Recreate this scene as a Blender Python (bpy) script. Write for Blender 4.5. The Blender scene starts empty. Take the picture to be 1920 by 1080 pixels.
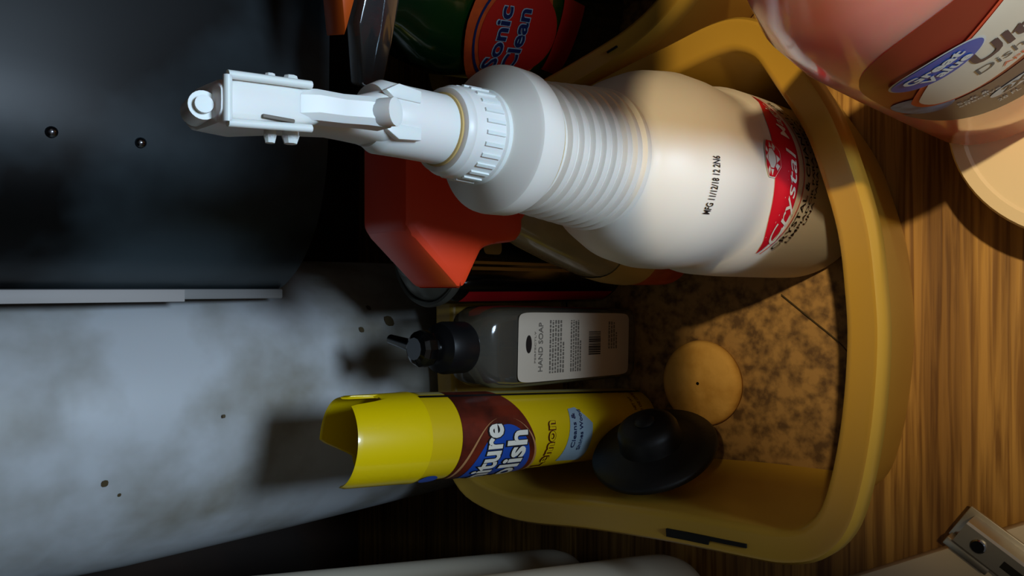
import bpy, bmesh, math, random
from math import sin, cos, pi, radians, atan2, sqrt
from mathutils import Vector, Matrix, Euler
random.seed(4)
S = bpy.context.scene
C = S.collection

# ------------------------------------------------------------------ camera, world, lights, exposure
cam = bpy.data.cameras.new('camera'); cam.sensor_width = 36; cam.lens = 36*1400/1920; cam.clip_start = .01
co = bpy.data.objects.new('camera', cam); C.objects.link(co)
TH = radians(46)
f = Vector((0, cos(TH), -sin(TH))); u = Vector((0, sin(TH), cos(TH)))
co.matrix_world = Matrix((( -u.x, 1, -f.x, 0), (-u.y, 0, -f.y, 0), (-u.z, 0, -f.z, .465), (0, 0, 0, 1)))
S.camera = co
W = bpy.data.worlds.new('world'); S.world = W; W.use_nodes = True
W.node_tree.nodes['Background'].inputs[0].default_value = (1, .90, .78, 1)
W.node_tree.nodes['Background'].inputs[1].default_value = .12
S.view_settings.view_transform = 'Standard'; S.view_settings.look = 'None'
S.view_settings.gamma = 1; S.view_settings.use_curve_mapping = False
S.view_settings.exposure = 0
def lamp(name, kind, loc, target, power, col, size=.1, **k):
    l = bpy.data.lights.new(name, kind); l.energy = power; l.color = col
    if kind == 'AREA': l.shape = 'DISK'; l.size = size
    else: l.shadow_soft_size = size
    for a, b in k.items(): setattr(l, a, b)
    o = bpy.data.objects.new(name, l); C.objects.link(o); o.location = loc
    o.rotation_euler = (Vector(target)-Vector(loc)).to_track_quat('-Z', 'Y').to_euler(); return o
lamp('kitchen_ceiling_light', 'SPOT', (.33, -.47, 1.55), (.100, .080, .05), 78, (1, .76, .42), .02, spot_size=radians(18), spot_blend=1)
lamp('cool_torch', 'SPOT', (.13, -.56, .30), (-.02, .42, .345), 25, (.62, .80, 1), .09, spot_size=radians(46), spot_blend=1)

# ------------------------------------------------------------------ materials
def lin(h):
    h = h.lstrip('#'); r = [int(h[i:i+2], 16)/255 for i in (0, 2, 4)]
    return tuple(((c+.055)/1.055)**2.4 if c > .04 else c/12.92 for c in r)+(1,)
def mat(name, col, rough=.5, metal=0, coat=0, trans=0, sss=0, ior=1.45, noise=None, bump=None, alpha=1, spec=.5):
    m = bpy.data.materials.new(name); m.use_nodes = True
    nt = m.node_tree; b = nt.nodes['Principled BSDF']; I = b.inputs
    I['Base Color'].default_value = lin(col); I['Roughness'].default_value = rough; I['Metallic'].default_value = metal
    I['Coat Weight'].default_value = coat; I['Transmission Weight'].default_value = trans; I['IOR'].default_value = ior
    I['Coat Roughness'].default_value = .08; I['Alpha'].default_value = alpha; I['Specular IOR Level'].default_value = spec
    if sss: I['Subsurface Weight'].default_value = sss; I['Subsurface Scale'].default_value = .01 if sss < .5 else .035
    tc = nt.nodes.new('ShaderNodeTexCoord')
    if noise:                       # (colour2, scale, lo, hi)
        c2, sc, lo, hi = noise
        n = nt.nodes.new('ShaderNodeTexNoise'); n.inputs['Scale'].default_value = sc; n.inputs['Detail'].default_value = 5
        nt.links.new(tc.outputs['Object'], n.inputs['Vector'])
        r = nt.nodes.new('ShaderNodeValToRGB'); r.color_ramp.elements[0].position = lo; r.color_ramp.elements[1].position = hi
        r.color_ramp.elements[0].color = lin(c2); r.color_ramp.elements[1].color = lin(col)
        nt.links.new(n.outputs['Fac'], r.inputs['Fac']); nt.links.new(r.outputs['Color'], I['Base Color'])
    if bump:
        n = nt.nodes.new('ShaderNodeTexNoise'); n.inputs['Scale'].default_value = bump[0]
        nt.links.new(tc.outputs['Object'], n.inputs['Vector'])
        p = nt.nodes.new('ShaderNodeBump'); p.inputs['Strength'].default_value = bump[1]; p.inputs['Distance'].default_value = .001
        nt.links.new(n.outputs['Fac'], p.inputs['Height']); nt.links.new(p.outputs['Normal'], I['Normal'])
    return m
def clear(name, tint, gloss=.25, rough=.08, haze=.12, hazecol='#8a8578'):
    m = bpy.data.materials.new(name); m.use_nodes = True; nt = m.node_tree; nt.nodes.clear()
    o = nt.nodes.new('ShaderNodeOutputMaterial'); t = nt.nodes.new('ShaderNodeBsdfTransparent'); t.inputs[0].default_value = lin(tint)
    g = nt.nodes.new('ShaderNodeBsdfGlossy'); g.inputs['Roughness'].default_value = rough
    d = nt.nodes.new('ShaderNodeBsdfDiffuse'); d.inputs[0].default_value = lin(hazecol)
    lw = nt.nodes.new('ShaderNodeLayerWeight'); lw.inputs[0].default_value = gloss
    m1 = nt.nodes.new('ShaderNodeMixShader'); m1.inputs[0].default_value = haze
    m2 = nt.nodes.new('ShaderNodeMixShader')
    L = nt.links.new
    L(t.outputs[0], m1.inputs[1]); L(d.outputs[0], m1.inputs[2]); L(lw.outputs['Facing'], m2.inputs[0])
    L(m1.outputs[0], m2.inputs[1]); L(g.outputs[0], m2.inputs[2]); L(m2.outputs[0], o.inputs[0]); return m
def wood(name, c1, c2, c3, sc=1.0):
    m = bpy.data.materials.new(name); m.use_nodes = True; nt = m.node_tree; b = nt.nodes['Principled BSDF']
    L = nt.links.new; tc = nt.nodes.new('ShaderNodeTexCoord')
    def nz(s, d, vec):
        mp = nt.nodes.new('ShaderNodeMapping'); mp.inputs['Scale'].default_value = vec
        L(tc.outputs['Object'], mp.inputs['Vector'])
        n = nt.nodes.new('ShaderNodeTexNoise'); n.inputs['Scale'].default_value = s; n.inputs['Detail'].default_value = d
        n.inputs['Distortion'].default_value = .6; L(mp.outputs[0], n.inputs['Vector']); return n
    a = nz(1, 4, (3*sc, 48*sc, 4)); g = nz(1, 6, (9*sc, 300*sc, 10))
    r1 = nt.nodes.new('ShaderNodeValToRGB'); r1.color_ramp.elements[0].position = .34; r1.color_ramp.elements[1].position = .62
    r1.color_ramp.elements[0].color = lin(c2); r1.color_ramp.elements[1].color = lin(c1); L(a.outputs['Fac'], r1.inputs[0])
    r2 = nt.nodes.new('ShaderNodeValToRGB'); r2.color_ramp.elements[0].position = .38; r2.color_ramp.elements[1].position = .58
    r2.color_ramp.elements[0].color = lin(c3); r2.color_ramp.elements[1].color = (1, 1, 1, 1); L(g.outputs['Fac'], r2.inputs[0])
    mx = nt.nodes.new('ShaderNodeMix'); mx.data_type = 'RGBA'; mx.blend_type = 'MULTIPLY'; mx.inputs[0].default_value = .75
    L(r1.outputs[0], mx.inputs['A']); L(r2.outputs[0], mx.inputs['B']); L(mx.outputs['Result'], b.inputs['Base Color'])
    bp = nt.nodes.new('ShaderNodeBump'); bp.inputs['Strength'].default_value = .25; bp.inputs['Distance'].default_value = .0006
    L(g.outputs['Fac'], bp.inputs['Height']); L(bp.outputs[0], b.inputs['Normal']); b.inputs['Roughness'].default_value = .45
    return m
M = {}
def A(k, *a, **kw): M[k] = mat(k, *a, **kw)
A('white_plastic', '#ece8e2', .38, sss=.25)
A('bottle_white', '#ece4d8', .42, sss=.15)
A('cream_stain', '#c8a868', .5)
A('tub_plastic', '#bc9436', .36, bump=(60, .05), coat=.1)
A('grime_floor', '#a8824a', .6, noise=('#604628', 130, .34, .60))
A('slot_shade', '#0a0806', .8)  # near-black for flush pieces that paint the shade of slots not cut out
A('black_panel', '#08090a', .40, spec=.3, bump=(7, .35), noise=('#3c484e', 5, .36, .50))  # bluish reflection streaks painted into the black as paler noise patches
A('grey_trim', '#8e8c8a', .5); A('sticker_grey', '#aca6a2', .5)
A('steel', '#c8c4bc', .4, metal=1, bump=(90, .1)); A('screw_steel', '#8a8e98', .2, metal=1)
A('tank_plastic', '#bcbec0', .5, sss=.1, noise=('#7c7462', 11, .34, .58)); A('speck', '#4a3c22', .7)  # tank mottling: dirt, plus brownish shadow tint painted into the colour
A('pipe_white', '#e0d6c0', .45); A('pipe_grey', '#8c8c86', .5)
A('orange_red', '#ec4420', .38); A('orange', '#e8641c', .35); A('orange_dark', '#a83c20', .4)
A('brown_liquid', '#9c8a66', .22, coat=.5, noise=('#80704c', 14, .4, .6)); A('green_liquid', '#042410', .12, coat=.8, noise=('#0e3008', 12, .4, .6))
A('label_orange', '#bc4c1c', .4, noise=('#98341a', 30, .4, .55)); A('label_tan', '#b09050', .4); A('label_red', '#a81c14', .4)
A('navy', '#14204a', .4); A('blue', '#1c48a0', .35); A('paper_blue', '#8ca0ac', .4)
A('black_gloss', '#060606', .18, coat=.5); A('black_satin', '#0c0c0e', .4); A('rubber', '#0e0f10', .5, bump=(150, .2))
A('red_print', '#b8101c', .4); A('gold_print', '#b08440', .4); A('print_black', '#120e0e', .5); A('print_white', '#e4dccc', .5)
A('print_grey', '#6e655a', .6); A('crystal_red', '#d01026', .4); A('pink_line', '#d8605c', .4)
A('can_yellow', '#d6b40c', .3, coat=.3); A('cap_yellow', '#e4c400', .32, coat=.35); A('can_pale', '#b0a468', .4)
A('label_brown', '#6a2210', .4, noise=('#3c1208', 40, .4, .6)); A('label_tan2', '#b07c50', .4)
A('paper', '#c4b4a0', .6); A('smoke_metal', '#6a6a62', .35, metal=.5)
A('sponge', '#e4b25a', .8, noise=('#c8943e', 60, .3, .6), bump=(200, .5))
A('pink_soap', '#ff9c88', .16, coat=.7, sss=1, noise=('#f48470', 10, .35, .6)); A('label_maroon', '#a03826', .35, noise=('#8a2e1e', 16, .4, .6))
A('label_white', '#e2d3b8', .35); A('label_charcoal', '#625c66', .35, noise=('#483c48', 14, .4, .6)); A('label_blue', '#6c98c8', .35, noise=('#3c5c88', 90, .42, .6))
A('print_navy', '#1c1438', .35); A('great_blue', '#1c50a8', .3); A('coral', '#dc5434', .4)
A('lid_white', '#ead8b4', .45, bump=(30, .15)); A('frame_white', '#d8ccb8', .5); A('cabinet_dark', '#2e1c0e', .6, noise=('#1c1008', 9, .4, .6))
M['clear'] = clear('clear_plastic', '#e4e2dc', .35, .1, .22)
M['clear_grey'] = clear('clear_smoke_plastic', '#a8b0b4', .45, .08, .25, '#70787c')
M['wood'] = wood('cabinet_floor_wood', '#bc9048', '#8a6430', '#927850')
M['wood2'] = wood('kitchen_floor_wood', '#6b3f20', '#4a2a14', '#8a6a48', .5)
m = bpy.data.materials.new('shoulder_plastic'); M['shoulder'] = mat('shoulder_plastic', '#b87868', .14, coat=.8, noise=('#54464c', 22, .42, .6))

# ------------------------------------------------------------------ mesh helpers
def link(name, bm, m, parent=None, smooth=40, loc=None, rot=None):
    me = bpy.data.meshes.new(name); bmesh.ops.recalc_face_normals(bm, faces=bm.faces) if not getattr(bm, 'flat', 0) else None
    bm.to_mesh(me); bm.free()
    me.materials.append(M[m] if isinstance(m, str) else m)
    if smooth:
        me.polygons.foreach_set('use_smooth', [True]*len(me.polygons)); me.set_sharp_from_angle(angle=radians(smooth))
    o = bpy.data.objects.new(name, me); C.objects.link(o)
    if parent: o.parent = parent
    if loc: o.location = loc
    if rot: o.rotation_euler = rot
    return o
def tag(o, label=None, cat=None, group=None, kind=None):
    for k, v in (('label', label), ('category', cat), ('group', group), ('kind', kind)):
        if v: o[k] = v
    return o
def thing(name, label, cat, loc=(0, 0, 0), rot=(0, 0, 0), group=None):
    o = bpy.data.objects.new(name, None); C.objects.link(o); o.empty_display_size = .02
    o.location = loc; o.rotation_euler = rot; return tag(o, label, cat, group)
def axis_rot(d, spin=0):           # euler that turns local +Z to d
    q = Vector(d).normalized().to_track_quat('Z', 'Y'); return (q.to_matrix() @ Matrix.Rotation(spin, 3, 'Z')).to_euler()
def tilt_rot(d, spin=0):           # leans +Z to d with the least turn
    q = Vector((0, 0, 1)).rotation_difference(Vector(d).normalized()); return (q.to_matrix() @ Matrix.Rotation(spin, 3, 'Z')).to_euler()
def loft(loops, bm=None, cap0=True, cap1=True, close=False):
    bm = bm or bmesh.new(); R = [[bm.verts.new(p) for p in l] for l in loops]; n = len(R[0])
    pairs = list(zip(R, R[1:])) + ([(R[-1], R[0])] if close else [])
    for a, b in pairs:
        for i in range(n):
            j = (i+1) % n; bm.faces.new((a[i], a[j], b[j], b[i]))
    if not close:
        if cap0: bm.faces.new(list(reversed(R[0])))
        if cap1: bm.faces.new(R[-1])
    return bm
def ring(z, a, b=None, e=2.0, n=48, cx=0, cy=0):
    b = a if b is None else b; out = []
    for i in range(n):
        t = 2*pi*i/n; c, s = cos(t), sin(t)
        out.append((cx+a*math.copysign(abs(c)**(2/e), c), cy+b*math.copysign(abs(s)**(2/e), s), z))
    return out
def lathe(prof, n=48, bm=None, cap0=True, cap1=True): return loft([ring(z, max(r, 1e-4), n=n) for r, z in prof], bm, cap0, cap1)
def box(lo, hi, bm=None, bev=0, seg=2):
    bm = bm or bmesh.new(); (x0, y0, z0), (x1, y1, z1) = lo, hi
    v = [bm.verts.new(p) for p in ((x0,y0,z0),(x1,y0,z0),(x1,y1,z0),(x0,y1,z0),(x0,y0,z1),(x1,y0,z1),(x1,y1,z1),(x0,y1,z1))]
    fs = [bm.faces.new([v[i] for i in q]) for q in ((0,3,2,1),(4,5,6,7),(0,1,5,4),(1,2,6,5),(2,3,7,6),(3,0,4,7))]
    if bev:
        es = {e for fc in fs for e in fc.edges}; bmesh.ops.bevel(bm, geom=list(es), offset=bev, segments=seg, affect='EDGES', profile=.5)
    return bm
def prism(poly, y0, y1, bm=None, bev=0, plane='xz'):
    bm = bm or bmesh.new()
    P = (lambda p, y: (p[0], y, p[1])) if plane == 'xz' else ((lambda p, y: (y, p[0], p[1])) if plane == 'yz' else (lambda p, y: (p[0], p[1], y)))
    a = [bm.verts.new(P(p, y0)) for p in poly]; b = [bm.verts.new(P(p, y1)) for p in poly]; n = len(a)
    fs = [bm.faces.new(a), bm.faces.new(list(reversed(b)))]
    for i in range(n): fs.append(bm.faces.new((a[i], b[i], b[(i+1) % n], a[(i+1) % n])))
    bmesh.ops.recalc_face_normals(bm, faces=fs)
    if bev:
        es = {e for fc in fs for e in fc.edges}; bmesh.ops.bevel(bm, geom=list(es), offset=bev, segments=2, affect='EDGES', profile=.5)
    return bm
def rod(p0, p1, r, n=16, bm=None, r2=None):
    bm = bm or bmesh.new(); p0, p1 = Vector(p0), Vector(p1); q = (p1-p0).to_track_quat('Z', 'Y'); L = []
    for p, rr in ((p0, r), (p1, r if r2 is None else r2)):
        L.append([p+q @ Vector((rr*cos(2*pi*i/n), rr*sin(2*pi*i/n), 0)) for i in range(n)])
    return loft(L, bm)
def tube(pts, r, n=8):
    L = []
    for i, p in enumerate(pts):
        d = (Vector(pts[min(i+1, len(pts)-1)])-Vector(pts[max(i-1, 0)])); q = d.to_track_quat('Z', 'Y')
        L.append([Vector(p)+q @ Vector((r*cos(2*pi*k/n), r*sin(2*pi*k/n), 0)) for k in range(n)])
    return loft(L)
def spline(P, n, closed=True):
    out = []; N = len(P)
    for i in range(N if closed else N-1):
        g = (lambda k: P[k % N]) if closed else (lambda k: P[max(0, min(N-1, k))])
        p0, p1, p2, p3 = (Vector(g(i+k-1)) for k in range(4))
        for j in range(n):
            t = j/n; out.append(.5*((2*p1)+(-p0+p2)*t+(2*p0-5*p1+4*p2-p3)*t*t+(-p0+3*p1-3*p2+p3)*t**3))
    if not closed: out.append(Vector(P[-1]))
    return out

# ---- flat print laid on curved surfaces
def cyl_wrap(R, a0=-pi/2):
    Rf = R if callable(R) else (lambda v: R)
    return lambda x, v, h: Vector(((Rf(v)+h)*cos(a0+x/Rf(v)), (Rf(v)+h)*sin(a0+x/Rf(v)), v))
def flat_wrap(o=(0, 0, 0), ex=(1, 0, 0), ey=(0, 0, 1)):
    o, ex, ey = Vector(o), Vector(ex), Vector(ey); n = ex.cross(ey)
    return lambda x, v, h: o+ex*x+ey*v+n*h
def lay(bm, wrap, h, name, m, parent, step=.003):
    xs = [v.co.x for v in bm.verts]; vs = [v.co.y for v in bm.verts]
    for ax, lo, hi in ((0, min(xs), max(xs)), (1, min(vs), max(vs))):
        k = lo+step
        while k < hi:
            no = (1, 0, 0) if ax == 0 else (0, 1, 0); p = (k, 0, 0) if ax == 0 else (0, k, 0)
            bmesh.ops.bisect_plane(bm, geom=list(bm.verts)+list(bm.edges)+list(bm.faces), plane_co=p, plane_no=no, dist=1e-7); k += step
    for v in bm.verts: v.co = wrap(v.co.x, v.co.y, h)
    bmesh.ops.recalc_face_normals(bm, faces=bm.faces)
    return link(name, bm, m, parent, 60)
def poly(pts):
    bm = bmesh.new(); bm.faces.new([bm.verts.new((p[0], p[1], 0)) for p in pts]); return bm
def polys(L):
    bm = bmesh.new()
    for pts in L: bm.faces.new([bm.verts.new((p[0], p[1], 0)) for p in pts])
    return bm
def oval(cx, cy, a, b, n=40, rot=0, e=2):
    o = []
    for p in ring(0, a, b, e, n): o.append((cx+p[0]*cos(rot)-p[1]*sin(rot), cy+p[0]*sin(rot)+p[1]*cos(rot)))
    return o
def rect(x0, y0, x1, y1): return [(x0, y0), (x1, y0), (x1, y1), (x0, y1)]
def band(cx, cy, a, b, w, t0, t1, n=24):   # arc strip
    o = [(cx+a*cos(t0+(t1-t0)*i/n), cy+b*sin(t0+(t1-t0)*i/n)) for i in range(n+1)]
    i_ = [(cx+(a-w)*cos(t0+(t1-t0)*i/n), cy+(b-w)*sin(t0+(t1-t0)*i/n)) for i in range(n+1)]
    return [[o[i], o[i+1], i_[i+1], i_[i]] for i in range(n)]
def words(s, cx, cy, w, h, bold=0, shear=0, rot=0, arc=None, align='C'):
    """lettering s centred at (cx, cy), w wide, h cap height; arc = function x -> dy"""
    cu = bpy.data.curves.new('t', 'FONT'); cu.body = s; cu.size = 1; cu.offset = bold; cu.shear = shear; cu.resolution_u = 3
    ob = bpy.data.objects.new('t', cu); C.objects.link(ob); dg = bpy.context.evaluated_depsgraph_get(); dg.update()
    me = ob.evaluated_get(dg).to_mesh(); bm = bmesh.new(); bm.from_mesh(me); ob.evaluated_get(dg).to_mesh_clear()
    bpy.data.objects.remove(ob); bpy.data.curves.remove(cu)
    x0 = min(v.co.x for v in bm.verts); x1 = max(v.co.x for v in bm.verts)
    for v in bm.verts:
        x = ((v.co.x-x0)/(x1-x0)-(.5 if align == 'C' else 0))*w; y = (v.co.y/.70-.5)*h
        if arc: y += arc(x)
        v.co = (cx+x*cos(rot)-y*sin(rot), cy+x*sin(rot)+y*cos(rot), 0)
    return bm
def join(*bms):
    out = bms[0]
    for b in bms[1:]:
        me = bpy.data.meshes.new('j'); b.to_mesh(me); out.from_mesh(me); b.free(); bpy.data.meshes.remove(me)
    return out
def textlines(x0, y0, w, n, lh, seed, dash=.0035):   # rows of tiny illegible print
    rr = random.Random(seed); L = []
    for k in range(n):
        x = x0; y = y0-k*lh
        end = x0+w*(1 if k < n-1 else .6)
        while x < end:
            d = rr.uniform(.35, 1)*dash; L.append(rect(x, y, min(x+d, end), y+lh*.5)); x += d+dash*.22
    return polys(L)

# ------------------------------------------------------------------ the setting: sink cabinet
def slab(name, lo, hi, m, bev=0): return tag(link(name, box(lo, hi, bev=bev), m, smooth=0), kind='structure')
slab('floor', (-.33, -.06, -.02), (.52, .68, 0), 'wood')
slab('wall_back', (-.33, .68, -.02), (.52, .70, .55), 'cabinet_dark')
slab('wall_left', (-.35, -.06, -.02), (-.33, .70, .55), 'cabinet_dark')
slab('wall_right', (.52, -.06, -.02), (.54, .70, .55), 'cabinet_dark')
slab('ceiling', (-.35, .012, .55), (.54, .70, .58), 'cabinet_dark')
slab('kitchen_floor', (-2, -2.5, -.14), (2, -.06, -.12), 'wood2')
slab('trim_1', (-.33, -.09, -.12), (.52, -.06, 0), 'frame_white', .001)
tag(link('trim_2', prism([(-.180, .178), (-.329, .178), (-.329, -.059), (-.04, -.059)], .0005, .012, plane='xy', bev=.001), 'frame_white', smooth=30), kind='structure')

# ------------------------------------------------------------------ the two tubs
RIM = [(.1384,.1956),(.1375,.178),(.1280,.1610),(.1089,.1479),(.0836,.133),(.0579,.1235),(.0285,.1155),(0,.1121),(-.0258,.111),(-.0615,.1135),
       (-.0936,.1190),(-.1144,.1262),(-.1280,.1385),(-.1345,.155),(-.1365,.1749),(-.139,.2212),(-.1445,.2763),(-.1515,.325),(-.1515,.360),(-.143,.3900),
       (-.118,.4080),(-.0677,.4145),(-.015,.4160),(.035,.414),(.075,.407),(.088,.388),(.101,.355),(.117,.2928),(.126,.2568),(.1332,.2212)]
def offset_loop(P, d):
    n = len(P); out = []
    for i in range(n):
        t = (P[(i+1) % n]-P[i-1]).normalized(); nrm = Vector((t.y, -t.x)); out.append(P[i]+nrm*d)
    return out
RIM2 = [(.180,.203),(.165,.215),(.150,.234),(.139,.256),(.130,.287),(.121,.325),(.114,.365),(.116,.405),(.140,.432),(.17,.445),(.22,.450),(.28,.450),(.325,.440),(.348,.41),(.352,.35),(.350,.28),(.338,.230),(.31,.202),(.26,.190),(.21,.193)]
def make_tub(label, loc=(0, 0, 0), rz=0, zr=.115, mirror=False, rim=RIM):
    c2 = Vector((0, .25)); P = spline([Vector(p) for p in rim], 4)
    P = [p-c2 for p in P]
    if mirror: P = [Vector((-p.x, p.y)) for p in reversed(P)]
    area = sum(P[i].x*P[(i+1) % len(P)].y-P[(i+1) % len(P)].x*P[i].y for i in range(len(P)))
    sg = -1 if area > 0 else 1
    def L(d, z): return [(p.x, p.y, z) for p in offset_loop(P, sg*d)]
    t = thing('plastic_tub', label, 'tub', loc, (0, 0, rz), 'matching mustard plastic tubs')
    shell = loft([L(.024, 0), L(.019, .002), L(.0175, .01), L(.0135, zr-.016), L(.001, zr-.013), L(.0, zr-.012), L(.0005, zr-.003), L(.0022, zr), L(.0040, zr-.0002), L(.0056, zr-.0012),
                  L(.0135, zr-.0015), L(.0160, zr-.0025), L(.0172, zr-.006), L(.0195, .03), L(.0215, .010), L(.026, .0045)], cap0=True, cap1=False)
    link('tub_wall', shell, 'tub_plastic', t, 50)
    bot = loft([L(.0255, .0025), L(.0255, .0046)]); link('tub_bottom', bot, 'grime_floor', t, 30)
    return t, P, sg
tub1, P1, sg1 = make_tub('mustard plastic tub holding the big white spray bottle and yellow can', (0, .25, 0))
def rim_slot(P, sg, t, i0, i1, d0, d1, z, nm='handle_slot', m='slot_shade'):
    a = offset_loop(P, sg*d0); b = offset_loop(P, sg*d1); idx = range(i0, i1+1); bm = bmesh.new()
    lo = [[bm.verts.new((q.x, q.y, zz)) for q in [a[i % len(P)] for i in idx]+[b[i % len(P)] for i in reversed(idx)]] for zz in (z-.004, z)]
    n = len(lo[0]); bm.faces.new(lo[0]); bm.faces.new(lo[1])
    for k in range(n): bm.faces.new((lo[0][k], lo[0][(k+1) % n], lo[1][(k+1) % n], lo[1][k]))
    return link(nm, bm, m, t, 30)
# slot on the left rim: outline points nearest the photographed place
def near(P, x, y): return min(range(len(P)), key=lambda i: (P[i]-Vector((x, y-.25))).length)
ia, ib = near(P1, -.136, .178), near(P1, -.1395, .222)
i0, i1 = min(ia, ib), max(ia, ib)
rim_slot(P1, sg1, tub1, i0, i1, .0062, .0082, .1148)
rim_slot(P1, sg1, tub1, (i0+i1)//2, i1, .0040, .0082, .1150)
R2 = radians(14)
tub2, P2, sg2 = make_tub('second mustard plastic tub beyond the first, holding the green bottle', (0, .25, 0), 0, .100, False, RIM2)
ic = near(P2, .137, .262); rim_slot(P2, sg2, tub2, ic, ic+1, .0082, .0092, .0999)
hp = [Vector(p) for p in ((-.004, .205, .0085), (-.020, .185, .0080), (-.034, .168, .0078), (-.05, .156, .0085))]
tag(link('stray_hair', tube(spline(hp, 5, False), .0004, 5), 'speck'), 'thin dark hair lying on the grimy floor of the front tub', 'hair')

# ------------------------------------------------------------------ big white spray bottle
Z0 = .005
wb = thing('spray_bottle', 'large white spray bottle with ribbed neck and red crescent emblem', 'spray bottle', (.0555, .200, Z0))
BP = [(.0425,0),(.0475,.0015),(.0492,.006),(.0494,.03),(.0492,.090),(.0484,.114),(.0462,.119),(.0452,.123),(.0450,.129),(.0456,.136),(.0464,.148),(.0462,.162),(.0438,.176),(.0385,.189),(.0325,.198),(.0303,.2005)]
def Rb(v):
    for (r0, z0), (r1, z1) in zip(BP, BP[1:]):
        if z0 <= v <= z1: return r0+(r1-r0)*(v-z0)/(z1-z0)
    return .03
prof = list(BP)
for k in range(8):
    z = .202+k*.0059; r = .0300-k*.0007
    prof += [(r, z), (r+.0006, z+.0015), (r+.0006, z+.0038), (r-.0014, z+.0046), (r-.0014, z+.0052)]
prof += [(.0238,.2500),(.0245,.2520),(.0268,.2530),(.0277,.2550),(.0278,.2630),(.0275,.2648),(.0264,.2658),(.0160,.2706),(.0150,.2712),(.0150,.28)]
link('bottle_body', lathe(prof, 72), 'bottle_white', wb, 33)
# stained ring under the shoulder disc
link('stain_ring', lathe([(.0243,.2505),(.0252,.2508),(.0252,.2514),(.0243,.2516)], 60, cap0=False, cap1=False), 'cream_stain', wb)
cb = lathe([(.0172,.270),(.0176,.2708),(.0176,.2722),(.0168,.2730),(.0163,.2830),(.0160,.2838),(.0160,.2862),(.0152,.2872),(.0148,.2890),(.0122,.2895)], 60)
cap = link('screw_collar', cb, 'white_plastic', wb, 35)
rb = bmesh.new()
for k in range(26):
    a = 2*pi*k/26; d = Vector((cos(a), sin(a), 0)); tv = Vector((-sin(a), cos(a), 0)); z0, z1 = .2735, .2820
    L = []
    for z, r in ((z0, .0166), (z1, .0162)):
        c = d*r+Vector((0, 0, z)); L.append([c-tv*.0009-d*.001, c-tv*.0006+d*.0008, c+tv*.0006+d*.0008, c+tv*.0009-d*.001])
    loft(L, rb)
link('grip_rib', rb, 'white_plastic', cap, 30)['kind'] = 'stuff'
link('stain_ring', lathe([(.0120,.2892),(.0129,.2894),(.0129,.2902),(.0120,.2905)], 40, cap0=False, cap1=False), 'cream_stain', cap)
head = link('sprayer_head', lathe([(.0122,.2880),(.0119,.305),(.0119,.316),(.0100,.3195)], 48), 'white_plastic', wb, 35)
sh = loft([ring(z, a, b, 3, 32, cx, cy) for z, a, b, cx, cy in ((.314,.0105,.0105,0,0),(.320,.0080,.011,-.001,0),(.332,.0055,.012,-.003,-.001),(.350,.0050,.013,-.0055,-.002),(.364,.0052,.014,-.0080,-.004),(.370,.0048,.013,-.0085,-.005),(.373,.0030,.010,-.009,-.005))])
link('shroud', sh, 'white_plastic', wb, 50)
for sx in (-1, 1):
    link('gusset', prism([(sx*.0040, .307), (sx*.0080, .307), (sx*.0088, .316), (sx*.006, .321), (sx*.0040, .318)], -.0118, -.0090, bev=.0004), 'white_plastic', head, 30)
# trigger lever, tip toward the camera
tr = loft([[(cx+sx*w, y+dy, z) for sx, dy in ((-1, -.0025), (-.55, -.004), (.55, -.004), (1, -.0025), (1, .004), (-1, .004))] for cx, w, y, z in
          ((-.0064, .0040, -.0270, .3325), (-.0064, .0040, -.0255, .339), (-.0064, .0040, -.0225, .345), (-.0062, .0042, -.0205, .352), (-.0068, .0044, -.0190, .357))])
trig = link('trigger', tr, 'white_plastic', wb, 25)
link('trigger_tip', rod((-.0064, -.0260, .3360), (-.0064, -.0325, .3330), .0040, 20), 'white_plastic', trig, 30)
# front housing with a raised frame, slot and pivot pins
link('housing', loft([ring(z, a, .0105, 5, 28, cx, -.0125) for z, a, cx in ((.350,.0042,-.0065),(.353,.0052,-.0069),(.361,.0058,-.0077),(.374,.0060,-.0088),(.3775,.0054,-.0092),(.3785,.0040,-.0094))]), 'white_plastic', wb, 45)
fr = bmesh.new()
for a, b in (((-.0130, -.0232, .354), (-.0150, -.0232, .377)), ((-.0014, -.0232, .354), (-.0032, -.0232, .377)), ((-.0148, -.0232, .377), (-.0034, -.0232, .377))):
    rod(a, b, .0011, 10, fr)
link('housing_frame', fr, 'white_plastic', wb, 60)
link('housing_slot', box((-.0124, -.0238, .359), (-.0114, -.0220, .368), bev=.0003), 'print_grey', wb, 30)
for z, x, w, r in ((.3620, -.0078, .0078, .0016), (.3560, -.0072, .0078, .0022)):
    for sx in (-1, 1):
        link('pivot_pin', rod((x, -.016, z), (x+sx*w, -.016, z), r, 14), 'white_plastic', wb, 30)
        link('pivot_pin', rod((x+sx*w*.9, -.016, z), (x+sx*(w+.0014), -.016, z), r*1.12, 8, r2=r*.8), 'white_plastic', wb, 30)
link('nozzle', rod((-.0104, -.008, .3785), (-.0104, -.0175, .3805), .0036, 24), 'white_plastic', wb, 30)
link('nozzle_ring', rod((-.0104, -.0173, .3805), (-.0104, -.0190, .3809), .0022, 20), 'white_plastic', wb, 30)
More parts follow.
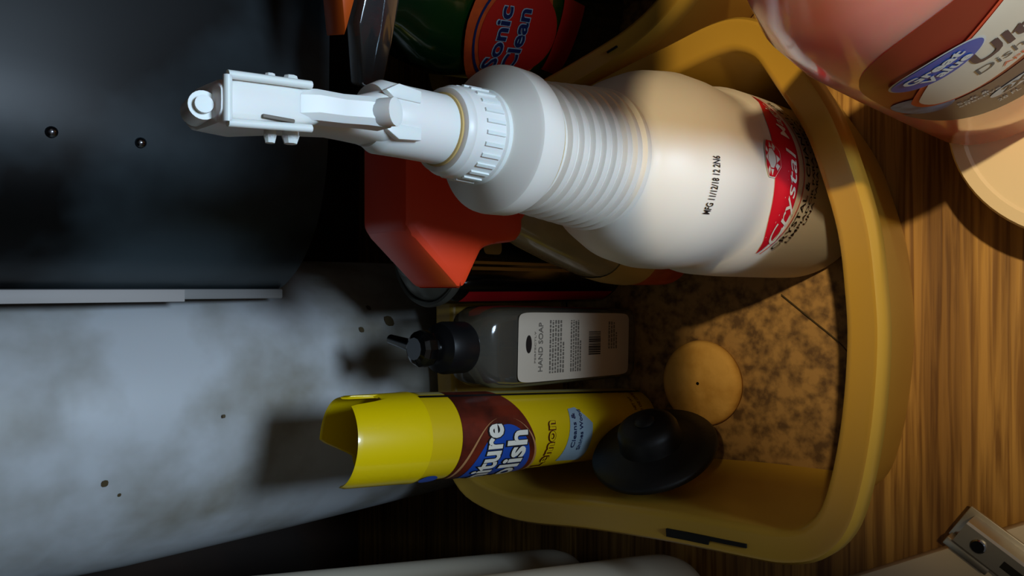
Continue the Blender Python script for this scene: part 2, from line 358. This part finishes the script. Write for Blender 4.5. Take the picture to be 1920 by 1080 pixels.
# print on the bottle
wr0 = cyl_wrap(Rb, radians(-88)); wr = lambda x, v, h: wr0(x, v+.017, h)
def crescent(w, top, bot, n=30):
    up, dn = [], []
    for i in range(n+1):
        x = -w+2*w*i/n; k = 1-(x/w)**2; up.append((x, top(x, k))); dn.append((x, bot(x, k)))
    return up, dn
upc, dnc = crescent(.046, lambda x, k: .0930+.0125*k, lambda x, k: .0930-.0065*k**.7)
em = lay(polys([[upc[i], upc[i+1], dnc[i+1], dnc[i]] for i in range(30)]), wr, .0003, 'crescent_emblem', 'crystal_red', wb)
lay(words('Crystal', -.0145, .0940, .048, .0085, bold=.004, shear=.25, arc=lambda x: -.0035*((x-.014)/.04)**2), wr, .0006, 'lettering', 'print_white', em, .004)
lay(words('Magic', .0255, .0950, .022, .0065, bold=.004, shear=.25), wr, .0006, 'lettering', 'print_white', em, .004)
gem = []
gx, gy = .0035, .1085
oct_ = lambda r, n=8, o=pi/8: [(gx+r*1.25*cos(o+2*pi*k/n), gy+r*.95*sin(o+2*pi*k/n)) for k in range(n)]
lay(poly(oct_(.0078)), wr, .0005, 'gem_emblem', 'print_white', wb)
o1, o2, o3 = oct_(.0074), oct_(.0044), oct_(.0067, 16, 0)
tri = []
for k in range(8):
    a, b = o1[k], o1[(k+1) % 8]; c, d = o2[k], o2[(k+1) % 8]; mid = ((a[0]+b[0])/2, (a[1]+b[1])/2); mi = ((c[0]+d[0])/2, (c[1]+d[1])/2)
    tri.append([a, mid, c]); tri.append([mid, b, d]) if k % 2 else tri.append([c, mi, mid])
    tri.append([a, b, (b[0]*.93+gx*.07, b[1]*.93+gy*.07), (a[0]*.93+gx*.07, a[1]*.93+gy*.07)])
    tri.append([c, d, (d[0]*.9+gx*.1, d[1]*.9+gy*.1), (c[0]*.9+gx*.1, c[1]*.9+gy*.1)])
lay(polys(tri), wr, .0007, 'gem_lines', 'crystal_red', wb)
arc = lambda x: .0085*(x/.046)**2
lay(words('CRYSTAL & CHANDELIER', 0, .0765, .084, .0042, bold=.012, arc=arc), wr, .0004, 'lettering', 'print_black', wb, .004)
lay(words('LIMPIADOR PARA CRISTALES', .000, .0705, .074, .0027, bold=.01, arc=arc), wr, .0004, 'lettering', 'print_black', wb, .004)
lay(words('UNA PARA LAMPARAS', .002, .0660, .056, .0026, bold=.01, arc=arc), wr, .0004, 'lettering', 'print_black', wb, .004)
lay(polys([[(x, .0805-.0003+arc(x)), (x+.003, .0805-.0003+arc(x+.003)), (x+.003, .0811+arc(x+.003)), (x, .0811+arc(x))] for x in [-.046+.003*i for i in range(30)]]), wr, .0003, 'pink_line', 'pink_line', wb)
lay(words('MFG 11/12/18 12 2N6', .0, 0, .025, .0042, bold=.012), (lambda x, v, h: wr(x-.014, .157+v+x*.10, h)), .0004, 'date_code', 'print_black', wb, .004)

# ------------------------------------------------------------------ orange-red sprayer behind it
rs = thing('spray_bottle', 'amber spray bottle with orange-red trigger head behind the white bottle', 'spray bottle', (.0465, .286, .005)); rs.scale = (.93, 1, 1)
link('bottle_body', loft([ring(z, a, b, 2.5, 44) for z, a, b in ((0,.043,.026),(.004,.047,.030),(.05,.0475,.031),(.075,.046,.030),(.10,.041,.029),(.125,.034,.026),(.150,.026,.022),(.165,.020,.018),(.172,.016,.016),(.178,.014,.014))]), 'brown_liquid', rs, 50)
hd = [(.040,.253),(-.0195,.253),(-.0250,.249),(-.0500,.2215),(-.0500,.2165),(-.0390,.2105),(-.0290,.2045),(-.0262,.196),(-.0240,.1795),(-.0180,.1755),(.018,.1755),(.022,.185),(.034,.20),(.040,.22)]
link('sprayer_head', prism(hd, -.020, .014, bev=.0035), 'orange_red', rs, 40)
link('head_collar', lathe([(.0165,.160),(.0175,.163),(.0175,.174),(.015,.179)], 40), 'orange_red', rs, 40)
lb = loft([ring(z, .0475+.0004, .031+.0006, 2.5, 44) for z in (.02, .058)], cap0=False, cap1=False)
lab = link('label_wrap', lb, 'label_orange', rs, 50)
link('label_blaze', loft([ring(z, a, b, 2.5, 44, 0, 0) for z, a, b in ((.058,.0481,.0318),(.075,.0466,.0307),(.092,.0434,.0298))], cap0=False, cap1=False), 'label_tan', rs, 50)
fl = flat_wrap((0, -.0321, 0)); lay(poly(oval(-.012, .066, .016, .010)), (lambda x, v, h: Vector((x, -.0312*sqrt(max(.02, 1-(abs(x)/.0485)**2.5))-.0012, v))), 0, 'label_oval', 'navy', rs)

# ------------------------------------------------------------------ black can with red and gold stripes
bc = thing('aerosol_can', 'black uncapped aerosol can with gold lines and a red stripe', 'can', (.0215, .3575, .005))
link('can_body', lathe([(.0305,0),(.032,.001),(.032,.160),(.0315,.162)], 56), 'black_gloss', bc, 40)
link('can_rim', lathe([(.0315,.160),(.0332,.161),(.0336,.1635),(.0325,.166),(.0305,.1655),(.0298,.1625)], 56, cap0=False, cap1=False), 'smoke_metal', bc, 50)
link('can_dome', lathe([(.0300,.1625),(.0285,.166),(.022,.173),(.0155,.1775),(.0150,.1795),(.0125,.1805),(.0115,.178),(.0001,.178)], 48, cap0=False), 'smoke_metal', bc, 50)
link('spray_button', lathe([(.0050,.178),(.0062,.180),(.0062,.190),(.0050,.192)], 24), 'black_satin', bc, 40)
cw = cyl_wrap(.032)
def cstripe(u0, u1, v0, v1, nm, m, p, w): return lay(poly(rect(u0, v0, u1, v1)), w, .0003, nm, m, p)
cstripe(-.038, -.0265, .004, .150, 'red_stripe', 'red_print', bc, cw)
cstripe(-.0108, -.0086, .004, .156, 'gold_line', 'gold_print', bc, cw); cstripe(-.0070, -.0052, .004, .156, 'gold_line', 'gold_print', bc, cw)
lay(poly(oval(.012, .140, .013, .008, e=6)), cw, .0003, 'tan_panel', 'label_tan', bc)

# ------------------------------------------------------------------ hand soap
hs = thing('soap_dispenser', 'clear square hand soap bottle with black pump and white label', 'soap bottle', (-.0405, .336, .0058), tilt_rot((.03, .0, 1), 0))
link('bottle_body', loft([ring(z, a, b, e, 48) for z, a, b, e in ((0,.0225,.0175,6),(.003,.0255,.0205,6),(.10,.0258,.0208,6),(.128,.0256,.0206,6),(.140,.0248,.0198,5),(.148,.0215,.0175,4),(.153,.015,.013,2.5),(.155,.0118,.0118,2),(.160,.0118,.0118,2))]), 'clear', hs, 45)
link('soap_rest', loft([ring(z, a, b, 6, 40) for z, a, b in ((.002,.0225,.0175),(.003,.0242,.0192),(.030,.0246,.0196),(.0305,.0235,.0185))]), mat('soap_liquid', '#8c8468', .1, coat=.5), hs, 45)
link('dip_tube', rod((0, 0, .01), (0, 0, .150), .0022, 12), 'clear_grey', hs)
link('pump_sleeve', rod((0, 0, .128), (0, 0, .156), .0065, 20), 'black_gloss', hs)
link('pump_collar', lathe([(.0150,.154),(.0156,.155),(.0156,.170),(.0145,.1735),(.0100,.176),(.0085,.177)], 48), 'black_satin', hs, 35)
link('pump_stem', lathe([(.0070,.176),(.0066,.182)], 32), 'black_gloss', hs, 35)
pmp = link('pump_head', lathe([(.0075,.179),(.0098,.1805),(.0108,.183),(.0106,.188),(.0090,.1905),(.0065,.192)], 12), 'black_gloss', hs, 25)
link('spout', rod((0, .004, .185), (.004, .030, .186), .0042, 14, r2=.003), 'black_gloss', pmp, 40)
fw = flat_wrap((0, -.0211, 0))
pl = lay(poly(oval(.0, .070, .0218, .058, 60, e=14)), fw, .0002, 'paper_label', 'paper', hs, .02)
lay(words('HAND SOAP', .0, .1075, .031, .0040, bold=.012), fw, .0005, 'lettering', 'print_grey', pl, .02)
lay(poly(oval(.002, .1185, .0056, .0026)), fw, .0005, 'oval_mark', 'print_black', pl, .02)
lay(words('PERFECTLY', .0, .1180-.0055, .020, .0014), fw, .0005, 'small_lettering', 'print_grey', pl, .02)
lay(join(textlines(-.017, .0975, .034, 6, .0026, 1, .003), textlines(-.017, .0765, .034, 5, .0024, 2, .0026), textlines(-.003, .0350, .019, 4, .0028, 3, .003)), fw, .0005, 'small_print', 'print_grey', pl, .05)['kind'] = 'stuff'
rr = random.Random(5); L = []; x = -.0065
while x < .0095:
    w_ = rr.choice((.0003, .0006, .0009)); L.append(rect(x, .0455, x+w_, .0585)); x += w_+rr.choice((.0003, .0005))
lay(polys(L), fw, .0005, 'barcode', 'print_black', pl, .05)

# ------------------------------------------------------------------ yellow furniture polish can
d = Vector((.0195, .010, .245)).normalized()
yc = thing('aerosol_can', 'yellow furniture polish can with notched yellow cap', 'can', (-.0985, .320, .0072), tilt_rot(d))
RY = .0243
link('can_body', lathe([(.0225,0),(.0238,.0008),(.0240,.0025),(.0243,.004),(RY,.204),(.0240,.205)], 64), 'can_yellow', yc, 40)
# cap: open at the top, cut down at the camera's left and notched on the right
bm = bmesh.new(); n = 72; ro, ri = .0250, .0232
def captop(a):
    a = (a+pi) % (2*pi)-pi
    dz = 0
    def dip(c, w, depth):
        k = abs(((a-c+pi) % (2*pi))-pi)/w
        return depth*max(0, min(1, 2.2*(1-k)))
    k = .5-.5*sin(a+radians(15))
    return .243+.005*k-max(dip(radians(145), radians(48), .020), dip(radians(-14), radians(15), .020))
cols = []
for i in range(n):
    a = 2*pi*i/n; zt = captop(a); c, s = cos(a), sin(a)
    taper = .0014*max(0, min(1, (zt-.21)/.03))
    cols.append([bm.verts.new(p) for p in ((ro*c, ro*s, .2035), (ro*c, ro*s, .206), ((ro-.0003)*c, (ro-.0003)*s, .209), ((ro-taper)*c, (ro-taper)*s, zt-.003), ((ro-taper-.0009)*c, (ro-taper-.0009)*s, zt), ((ri-taper)*c, (ri-taper)*s, zt-.001), (ri*c, ri*s, .2075), (.004*c, .004*s, .2075))])
for i in range(n):
    a, b = cols[i], cols[(i+1) % n]
    for k in range(7): bm.faces.new((a[k], b[k], b[k+1], a[k+1]))
link('cap', bm, 'cap_yellow', yc, 40)
link('spray_button', lathe([(.006,.2075),(.0065,.212),(.0055,.216),(.003,.217)], 24), 'cap_yellow', yc)
va = atan2(-.32, .0985)   # facing the camera
yw = cyl_wrap(RY, va)
def ylay(bm, h, nm, m, p=yc, st=.003): return lay(bm, yw, h, nm, m, p, st)
ylay(poly(rect(.0212, .003, .0236, .202)), .0004, 'seam_stripe', 'print_black')
ylay(poly(rect(.0250, .010, .0450, .200)), .0002, 'pale_back_panel', 'can_pale')
def yband(x): # brown band bowed like the photographed swoosh
    return .186-.013*((x-.028)/.03)**2*.6, .150+.010*((x-.028)/.03)**2
xs = [-.075+.0035*i for i in range(31)]
bm = polys([[(a, .125+.0+(.022*max(0, (a+.010)/.04))), (b, .125+(.022*max(0, (b+.010)/.04))), (b, .1825-.012*sin(max(0, min(pi, (.03-b)/.055*pi)))**2*0+.0*b), (a, .1825)] for a, b in zip(xs, xs[1:])])
lb = ylay(bm, .0003, 'brown_label_band', 'label_brown')
ylay(poly(oval(-.036, .150, .041, .031, 60)), .0005, 'tan_ring', 'label_tan2', lb); ylay(poly(oval(-.034, .150, .039, .0285, 60)), .0007, 'dark_ring', 'label_brown', lb)
ylay(poly(oval(-.034, .149, .0345, .0235, 60)), .0009, 'blue_oval', 'blue', lb)
for s, cy, w, cx in (('Furniture', .1610, .062, -.0295), ('Polish', .1415, .044, -.0250)):
    bb = words(s, cx, cy, w, .0160, bold=.060); b2 = words(s, cx, cy, w*.985, .0152, bold=.028)
    ylay(bb, .0011, 'lettering_outline', 'print_black', lb); ylay(b2, .0014, 'lettering', 'print_white', lb)
ylay(words('Lemon', -.016, .1125, .034, .0085, bold=.05), .0004, 'lettering_outline', 'label_brown'); ylay(words('Lemon', -.016, .1125, .0335, .0078, bold=.006), .0008, 'lettering', 'can_yellow')
ylay(poly([(-.030, .074), (-.002, .0725), (.009, .086), (.008, .093), (-.028, .098)]), .0003, 'pale_blue_flash', 'paper_blue')
ylay(words('Cleans &', -.006, .0905, .022, .0034, bold=.012), .0006, 'small_lettering', 'navy'); ylay(words('Shines Wood', -.006, .0840, .026, .0032, bold=.012), .0006, 'small_lettering', 'navy')
ylay(words('NET WT', .0105, .0235, .011, .0028, bold=.012), .0003, 'small_lettering', 'label_brown'); ylay(words('10 OZ (283g)', .0120, .0165, .018, .0028, bold=.012), .0003, 'small_lettering', 'label_brown')
ylay(poly(oval(-.031, .197, .0040, .0060)), .0012, 'blue_mark', 'blue')

# ------------------------------------------------------------------ rubber stopper leaning on the tub wall
def imgdir(v):   # direction from camera axes (right of photo, down of photo, toward the viewer)
    return (-u*v[0] + Vector((1, 0, 0))*(-v[1]) - f*v[2]).normalized()
nrm = imgdir((-.32, -.84, .34))
st = thing('drain_stopper', 'black rubber sink stopper leaning between yellow can and tub wall', 'drain stopper', (-.1010, .2580, .0710), axis_rot(nrm))
link('flange', lathe([(.0300,-.0015),(.0370,-.002),(.0392,-.0005),(.0395,.002),(.0384,.0035),(.0300,.0045),(.0200,.0075),(.0180,.0085)], 56), 'rubber', st, 50)
link('plug_crown', lathe([(.0205,.006),(.0195,.010),(.0190,.016),(.0175,.0195),(.0130,.0215),(.0001,.022)], 48, cap0=False), 'rubber', st, 50)
link('pull_knob', lathe([(.0060,.0210),(.0062,.0228),(.0050,.0240),(.0001,.0242)], 24, cap0=False), 'rubber', st, 50)

# ------------------------------------------------------------------ round sponge on the tub floor
sp = thing('round_sponge', 'small round tan sponge disc lying on the tub floor', 'sponge', (-.0645, .2600, .0049))
link('sponge_disc', lathe([(.0255,0),(.0282,.0015),(.0290,.005),(.0280,.0085),(.0250,.0100),(.0001,.0105)], 48, cap1=False), 'sponge', sp, 60)
for x, y in ((.002, -.008), (.010, .004), (-.011, .009)):
    link('dark_spot', lathe([(.0012, .0100), (.0010, .0109)], 10), 'speck', sp)

# ------------------------------------------------------------------ tall white tank at the back
tk = thing('water_tank', 'tall round off-white plastic tank standing behind the tub', 'tank', (-.079, .525, 0))
link('tank_body', lathe([(.090,0),(.098,.004),(.1005,.015),(.1000,.20),(.0985,.300),(.0965,.338),(.0955,.345),(.0945,.350),(.0955,.354),(.094,.40),(.085,.44),(.060,.47),(.02,.485)], 96), 'tank_plastic', tk, 60)
tw = cyl_wrap(lambda v: .1002 if v < .3 else .0968, radians(-90))
for x, v, a in ((.058, .137, .004), (.052, .163, .002), (-.025, .330, .0018), (-.0335, .322, .0010), (.070, .150, .002), (.004, .268, .0010)):
    lay(poly(oval(x, v, a*1.1, a, 9, e=2.6)), tw, .0006, 'dirt_speck', 'speck', tk)

# ------------------------------------------------------------------ hanging black curved panel
pn = thing('black_housing', 'glossy black curved housing hanging above the bottles', 'housing', (0, 0, .226))
path = [Vector((.42, .376)), Vector((.30, .377)), Vector((.20, .378)), Vector((.12, .379)), Vector((.085, .380)), Vector((.060, .384)), Vector((.036, .393)), Vector((.016, .409)), Vector((.004, .426)), Vector((-.001, .438))]
pp = [Vector(q) for q in spline([p for p in path], 5, False)]
def sheet(pp, th, z0, z1, zfun=None):
    n = len(pp); inn = []
    for i, p in enumerate(pp):
        t = (pp[min(i+1, n-1)]-pp[max(i-1, 0)]).normalized(); inn.append(p+Vector((-t.y, t.x))*-th)
    P_ = pp+inn[::-1]
    return prism([(p.x, p.y) for p in P_], z0, z1, plane='xy')
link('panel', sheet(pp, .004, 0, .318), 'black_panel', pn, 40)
link('edge_trim', box((-.0065, .432, 0), (-.0005, .440, .318), bev=.001), 'grey_trim', pn, 30)
link('edge_sticker', box((-.0078, .4305, .062), (-.0008, .4325, .318), bev=.0004), 'sticker_grey', pn, 30)
for x, z in ((.0700, .1415), (.0705, .1035)):
    link('screw_head', lathe([(.0026, 0), (.0024, .0008), (.0010, .0016), (.0001, .0017)], 16, cap1=False), 'screw_steel', pn, 50, (x, .3810, z), (radians(90), 0, 0))

# ------------------------------------------------------------------ white pipes leaning at the left wall
for k, (x, y, tx, ty, tz, lab_) in enumerate(((-.278, .458, -.208, .445, .323, 'farthest of three white plastic pipes leaning at left, beside the tank'), (-.237, .375, -.182, .372, .284, 'middle one of three white plastic pipes leaning at left of the tub'),
                                       (-.216, .275, -.174, .279, .232, 'nearest of three white plastic pipes leaning at left of the tub'))):
    d = Vector((tx-x, ty-y, tz)).normalized()
    p = thing('plastic_pipe', lab_, 'pipe', (x, y, .013), tilt_rot(d), 'white pipes leaning at the left')
    link('pipe_body', lathe([(.001,0),(.014,.0008),(.023,.004),(.0295,.010),(.0315,.020),(.032,.032),(.032,.42)], 48), 'pipe_white', p, 50)
    if k == 0:
        link('coupling', lathe([(.0345,.335),(.037,.336),(.037,.346),(.0345,.347)], 40), 'pipe_white', p, 30)
    if k == 0: link('coupling', lathe([(.0355,.352),(.0405,.354),(.0405,.385),(.038,.387)], 8 if k else 40), 'pipe_grey', p, 30)
    if k == 0: link('coupling', lathe([(.0385,.388),(.0430,.390),(.0430,.42),(.040,.422)], 40), 'pipe_grey', p, 30)

# ------------------------------------------------------------------ white round canister and pink dish soap on it
cn = thing('round_canister', 'round white lidded canister under the pink dish soap bottle', 'canister', (.082, .040, 0))
link('canister_body', lathe([(.055,0),(.0585,.002),(.0590,.046)], 72), 'frame_white', cn, 40)
link('lid', lathe([(.0595,.040),(.0620,.041),(.0622,.0475),(.0612,.0495),(.0560,.0500),(.0545,.0490),(.0001,.0490)], 80, cap1=False), 'lid_white', cn, 30)
E1 = Vector((.56, -.83)); yaw = atan2(E1.y, E1.x)
pk = thing('dish_soap_bottle', 'pink translucent dish soap bottle standing on the white canister', 'soap bottle', (.1065, .0680, .0503), (0, 0, yaw)); pk.scale = (1.06, 1.06, 1.06)
# local +x = reading direction, label faces local -y
PA = [(0,.040,.022),(.002,.044,.026),(.008,.0465,.029),(.05,.047,.0300),(.11,.0475,.0305),(.15,.0475,.0300),(.175,.0450,.028),(.192,.0400,.0255),(.204,.0320,.022)]
PB = [(.204,.0320,.022),(.213,.0230,.018),(.220,.0160,.0145),(.226,.0130,.013),(.236,.0128,.0128)]
def pab(v):
    T = PA+PB[1:]
    for (z0, a0, b0), (z1, a1, b1) in zip(T, T[1:]):
        if z0 <= v <= z1: k = (v-z0)/(z1-z0); return a0+(a1-a0)*k, b0+(b1-b0)*k
    return .04, .03
link('bottle_body', loft([ring(z, a, b, 2.2, 64) for z, a, b in PA], cap1=False), 'pink_soap', pk, 50)
link('shoulder', loft([ring(z, a, b, 2.2, 64) for z, a, b in PB], cap0=False), 'shoulder', pk, 50)
link('cap', lathe([(.0150,.232),(.0155,.233),(.0155,.252),(.0120,.255),(.0080,.262)], 40), 'print_white', pk, 40)
tabs = {}
def pwrap(x, v, h):
    a, b = pab(v); a += h; b += h
    key = round(v, 4)
    if key not in tabs:
        T = [(-pi/2, 0.0)]; px_, py_ = 0, -b; s = 0; N = 60; arr = [(0.0, 0.0, -b)]
        for i in range(1, N+1):
            t = -pi/2+(pi/2)*i/N; c, sn = cos(t), sin(t); X = a*abs(c)**(2/2.2); Y = -b*abs(sn)**(2/2.2); s += sqrt((X-px_)**2+(Y-py_)**2); px_, py_ = X, Y; arr.append((s, X, Y))
        tabs[key] = arr
    arr = tabs[key]; s = abs(x)
    for (s0, X0, Y0), (s1, X1, Y1) in zip(arr, arr[1:]):
        if s0 <= s <= s1: k = (s-s0)/(s1-s0+1e-12); X, Y = X0+(X1-X0)*k, Y0+(Y1-Y0)*k; break
    else: X, Y = arr[-1][1], arr[-1][2]
    dx = X/a/a; dy = Y/b/b; l = sqrt(dx*dx+dy*dy); 
    return Vector((math.copysign(X+h*0, x), Y, v)) + Vector((math.copysign(dx/l, x) if x else 0, dy/l, 0))*h
def play(bm, h, nm, m, p, st=.004): tabs.clear(); return lay(bm, lambda x, v, h: pwrap(-.040+(x+.043)*.84, .114+(v-.09)*.86, h*.35), h, nm, m, p, st)
LBL = oval(.001, .096, .0475, .062, 64, e=2.6)
lbl = play(poly(LBL), .0003, 'front_label', 'label_maroon', pk)
def clipx(pts): return pts
# charcoal lower field, blue bubbles, white swoosh field
low = [p for p in LBL if p[1] < .078]
low = sorted([p for p in low if p[0] < .001], key=lambda p: -p[1]) + sorted([p for p in low if p[0] >= .001], key=lambda p: p[1])
sw = [(.001+.044*cos(t), .082-.020*0+ .004*sin(t)) for t in (0,)]
play(poly(low+[(.044, .092), (.030, .086), (.010, .079), (-.010, .076), (-.03, .076)]), .0006, 'charcoal_field', 'label_charcoal', lbl)
play(poly(oval(-.034, .084, .011, .014, 24, rot=.2)), .0008, 'bubble_field', 'label_blue', lbl)
wf = [(-.031, .098), (-.033, .090), (-.030, .083), (-.022, .0805), (-.010, .081), (.006, .085), (.022, .091), (.040, .099), (.0455, .115), (.042, .135), (.030, .150), (.012, .140), (-.004, .130), (-.020, .117)]
rim_ = [((x-.002)*1.06+.001, (y-.11)*1.055+.11) for x, y in wf]
play(poly([Vector(p) for p in spline([Vector(p) for p in rim_], 3)]), .0009, 'coral_outline', 'coral', lbl)
play(poly([Vector(p) for p in spline([Vector(p) for p in wf], 3)]), .0012, 'white_field', 'label_white', lbl)
play(poly(oval(-.0185, .1215, .0178, .0104, 40, rot=.26)), .0014, 'logo_outline', 'print_white', lbl); lg = play(poly(oval(-.0185, .1215, .0169, .0095, 40, rot=.26)), .0017, 'blue_logo', 'great_blue', lbl)
play(words('Great', -.0195, .1240, .0220, .0058, bold=.035, rot=.28), .0020, 'logo_lettering', 'print_white', lbl)
play(words('Value', -.0165, .1178, .0180, .0052, bold=.035, rot=.28), .0020, 'logo_lettering', 'print_white', lbl)
play(words('Ultra', .0075, .1105, .034, .0120, bold=.025), .0015, 'lettering', 'print_navy', lbl)
play(words('Dish Liquid', .0110, .0970, .044, .0066, bold=.0), .0015, 'lettering', 'print_grey', lbl)
play(words('Apple Blossom', .014, .0898, .036, .0032, rot=.08), .0015, 'small_lettering', 'coral', lbl)
play(join(words('Soft &', -.0190, .0690, .012, .0030, bold=.01), words('effective', -.0175, .0650, .016, .0030, bold=.01), words('concentrated', .0135, .0665, .024, .0030, bold=.01), words('28 FL OZ (828 mL)', .002, .0480, .032, .0036, bold=.01)), .0010, 'small_lettering', 'print_white', lbl)
play(poly(oval(-.0050, .0585, .0100, .0050, rot=.1)), .0009, 'white_oval', 'print_white', lbl); play(words('2X', -.0050, .0585, .0110, .0062, bold=.03, shear=.2), .0012, 'lettering', 'print_navy', lbl)

# ------------------------------------------------------------------ cabinet hinge on the white frame
hg = thing('cabinet_hinge', 'steel cabinet hinge arm on the white frame corner', 'hinge', (-.1350, .0860, .0123), (0, 0, atan2(-.025, -.016)))
link('arm_channel', prism([(-.007, 0), (-.007, .016), (-.0058, .017), (.0058, .017), (.007, .016), (.007, 0), (.0056, 0), (.0056, .0152), (-.0056, .0152), (-.0056, 0)], -.018, .06, plane='yz', bev=0), 'steel', hg, 30)
link('mounting_plate', box((-.022, -.010, 0), (.05, .010, .002), bev=.0005), 'steel', hg, 30)
link('arm_slot', box((.004, -.0020, .0165), (.018, .0020, .0173)), 'slot_shade', hg, 0)
link('adjusting_screw', lathe([(.0036,.0165),(.0036,.0182),(.0030,.0188)], 20), 'screw_steel', hg, 30, (-.008, 0, 0))
link('link_plate', box((-.021, -.0125, .003), (.002, -.0075, .012), bev=.0006), 'steel', hg, 30)

# ------------------------------------------------------------------ things in the second tub
gb = thing('cleaner_bottle', 'dark green cleaner bottle with orange label in the far tub', 'bottle', (.202, .361, .0110), tilt_rot((-.16, 0, 1), radians(-30)))
link('bottle_body', loft([ring(z, a, b, 2.6, 56) for z, a, b in ((0,.039,.032),(.004,.043,.036),(.12,.043,.036),(.155,.041,.034),(.175,.035,.029),(.190,.022,.020),(.198,.015,.015),(.206,.014,.014))]), 'green_liquid', gb, 50)
link('cap', lathe([(.0165,.196),(.017,.197),(.0165,.214),(.013,.218)], 36), 'black_gloss', gb, 40)
def gwrap(x, v, h):
    xx = x; return Vector((xx, -(.036+h)*max(.03, 1-(abs(xx)/.0438)**2.6)**(1/2.6), v+.014))
bm = poly(spline([Vector(p) for p in ((-.042,.100),(-.037,.120),(-.022,.136),(.000,.142),(.022,.134),(.034,.114),(.038,.080),(.020,.070),(-.020,.068),(-.042,.080))], 4))
gl = lay(bm, gwrap, .0006, 'front_label', 'label_orange', gb)
lay(polys(band(-.004, .095, .034, .040, .0018, radians(10), radians(190))), gwrap, .0010, 'label_ring', 'navy', gl)
lay(poly(oval(-.004, .095, .030, .035)), gwrap, .0010, 'red_disc', 'label_red', gl)
for s, cy in (('Sonic', .113), ('Clean', .096)):
    lay(words(s, -.008, cy, .042, .0125, bold=.05), gwrap, .0014, 'lettering_outline', 'paper_blue', gl); lay(words(s, -.008, cy, .041, .0115, bold=.02), gwrap, .0018, 'lettering', 'navy', gl)
lay(poly([(-.030, .040), (.02, .036), (.024, .058), (-.026, .060)]), gwrap, .0006, 'lower_label', 'label_red', gb)

ob = thing('spray_bottle', 'clear spray bottle with orange nozzle beside the black housing', 'spray bottle', (.240, .290, .006), (0, 0, radians(-12))); ob.scale = (1, 1, 1.07)
link('bottle_body', loft([ring(z, a, a*.8, 2.4, 40) for z, a in ((0,.024),(.004,.026),(.12,.026),(.16,.024),(.185,.016),(.197,.012),(.205,.012))]), 'clear_grey', ob, 50)
link('screw_collar', lathe([(.0145,.198),(.015,.199),(.0148,.214),(.012,.217)], 36), 'clear_grey', ob, 40)
link('sprayer_head', prism([(.024,.237),(-.048,.244),(-.066,.242),(-.068,.230),(-.018,.220),(-.012,.214),(.012,.214),(.028,.226)], -.010, .010, bev=.003), 'black_gloss', ob, 40)
link('nozzle', prism([(-.065,.250),(-.092,.246),(-.120,.2395),(-.092,.235),(-.065,.229)], -.008, .010, bev=.0015), 'orange', ob, 30)
link('trigger', prism([(-.030,.222),(-.060,.227),(-.112,.232),(-.140,.226),(-.142,.215),(-.110,.212),(-.040,.208)], -.006, .006, bev=.0015), 'clear_grey', ob, 40)
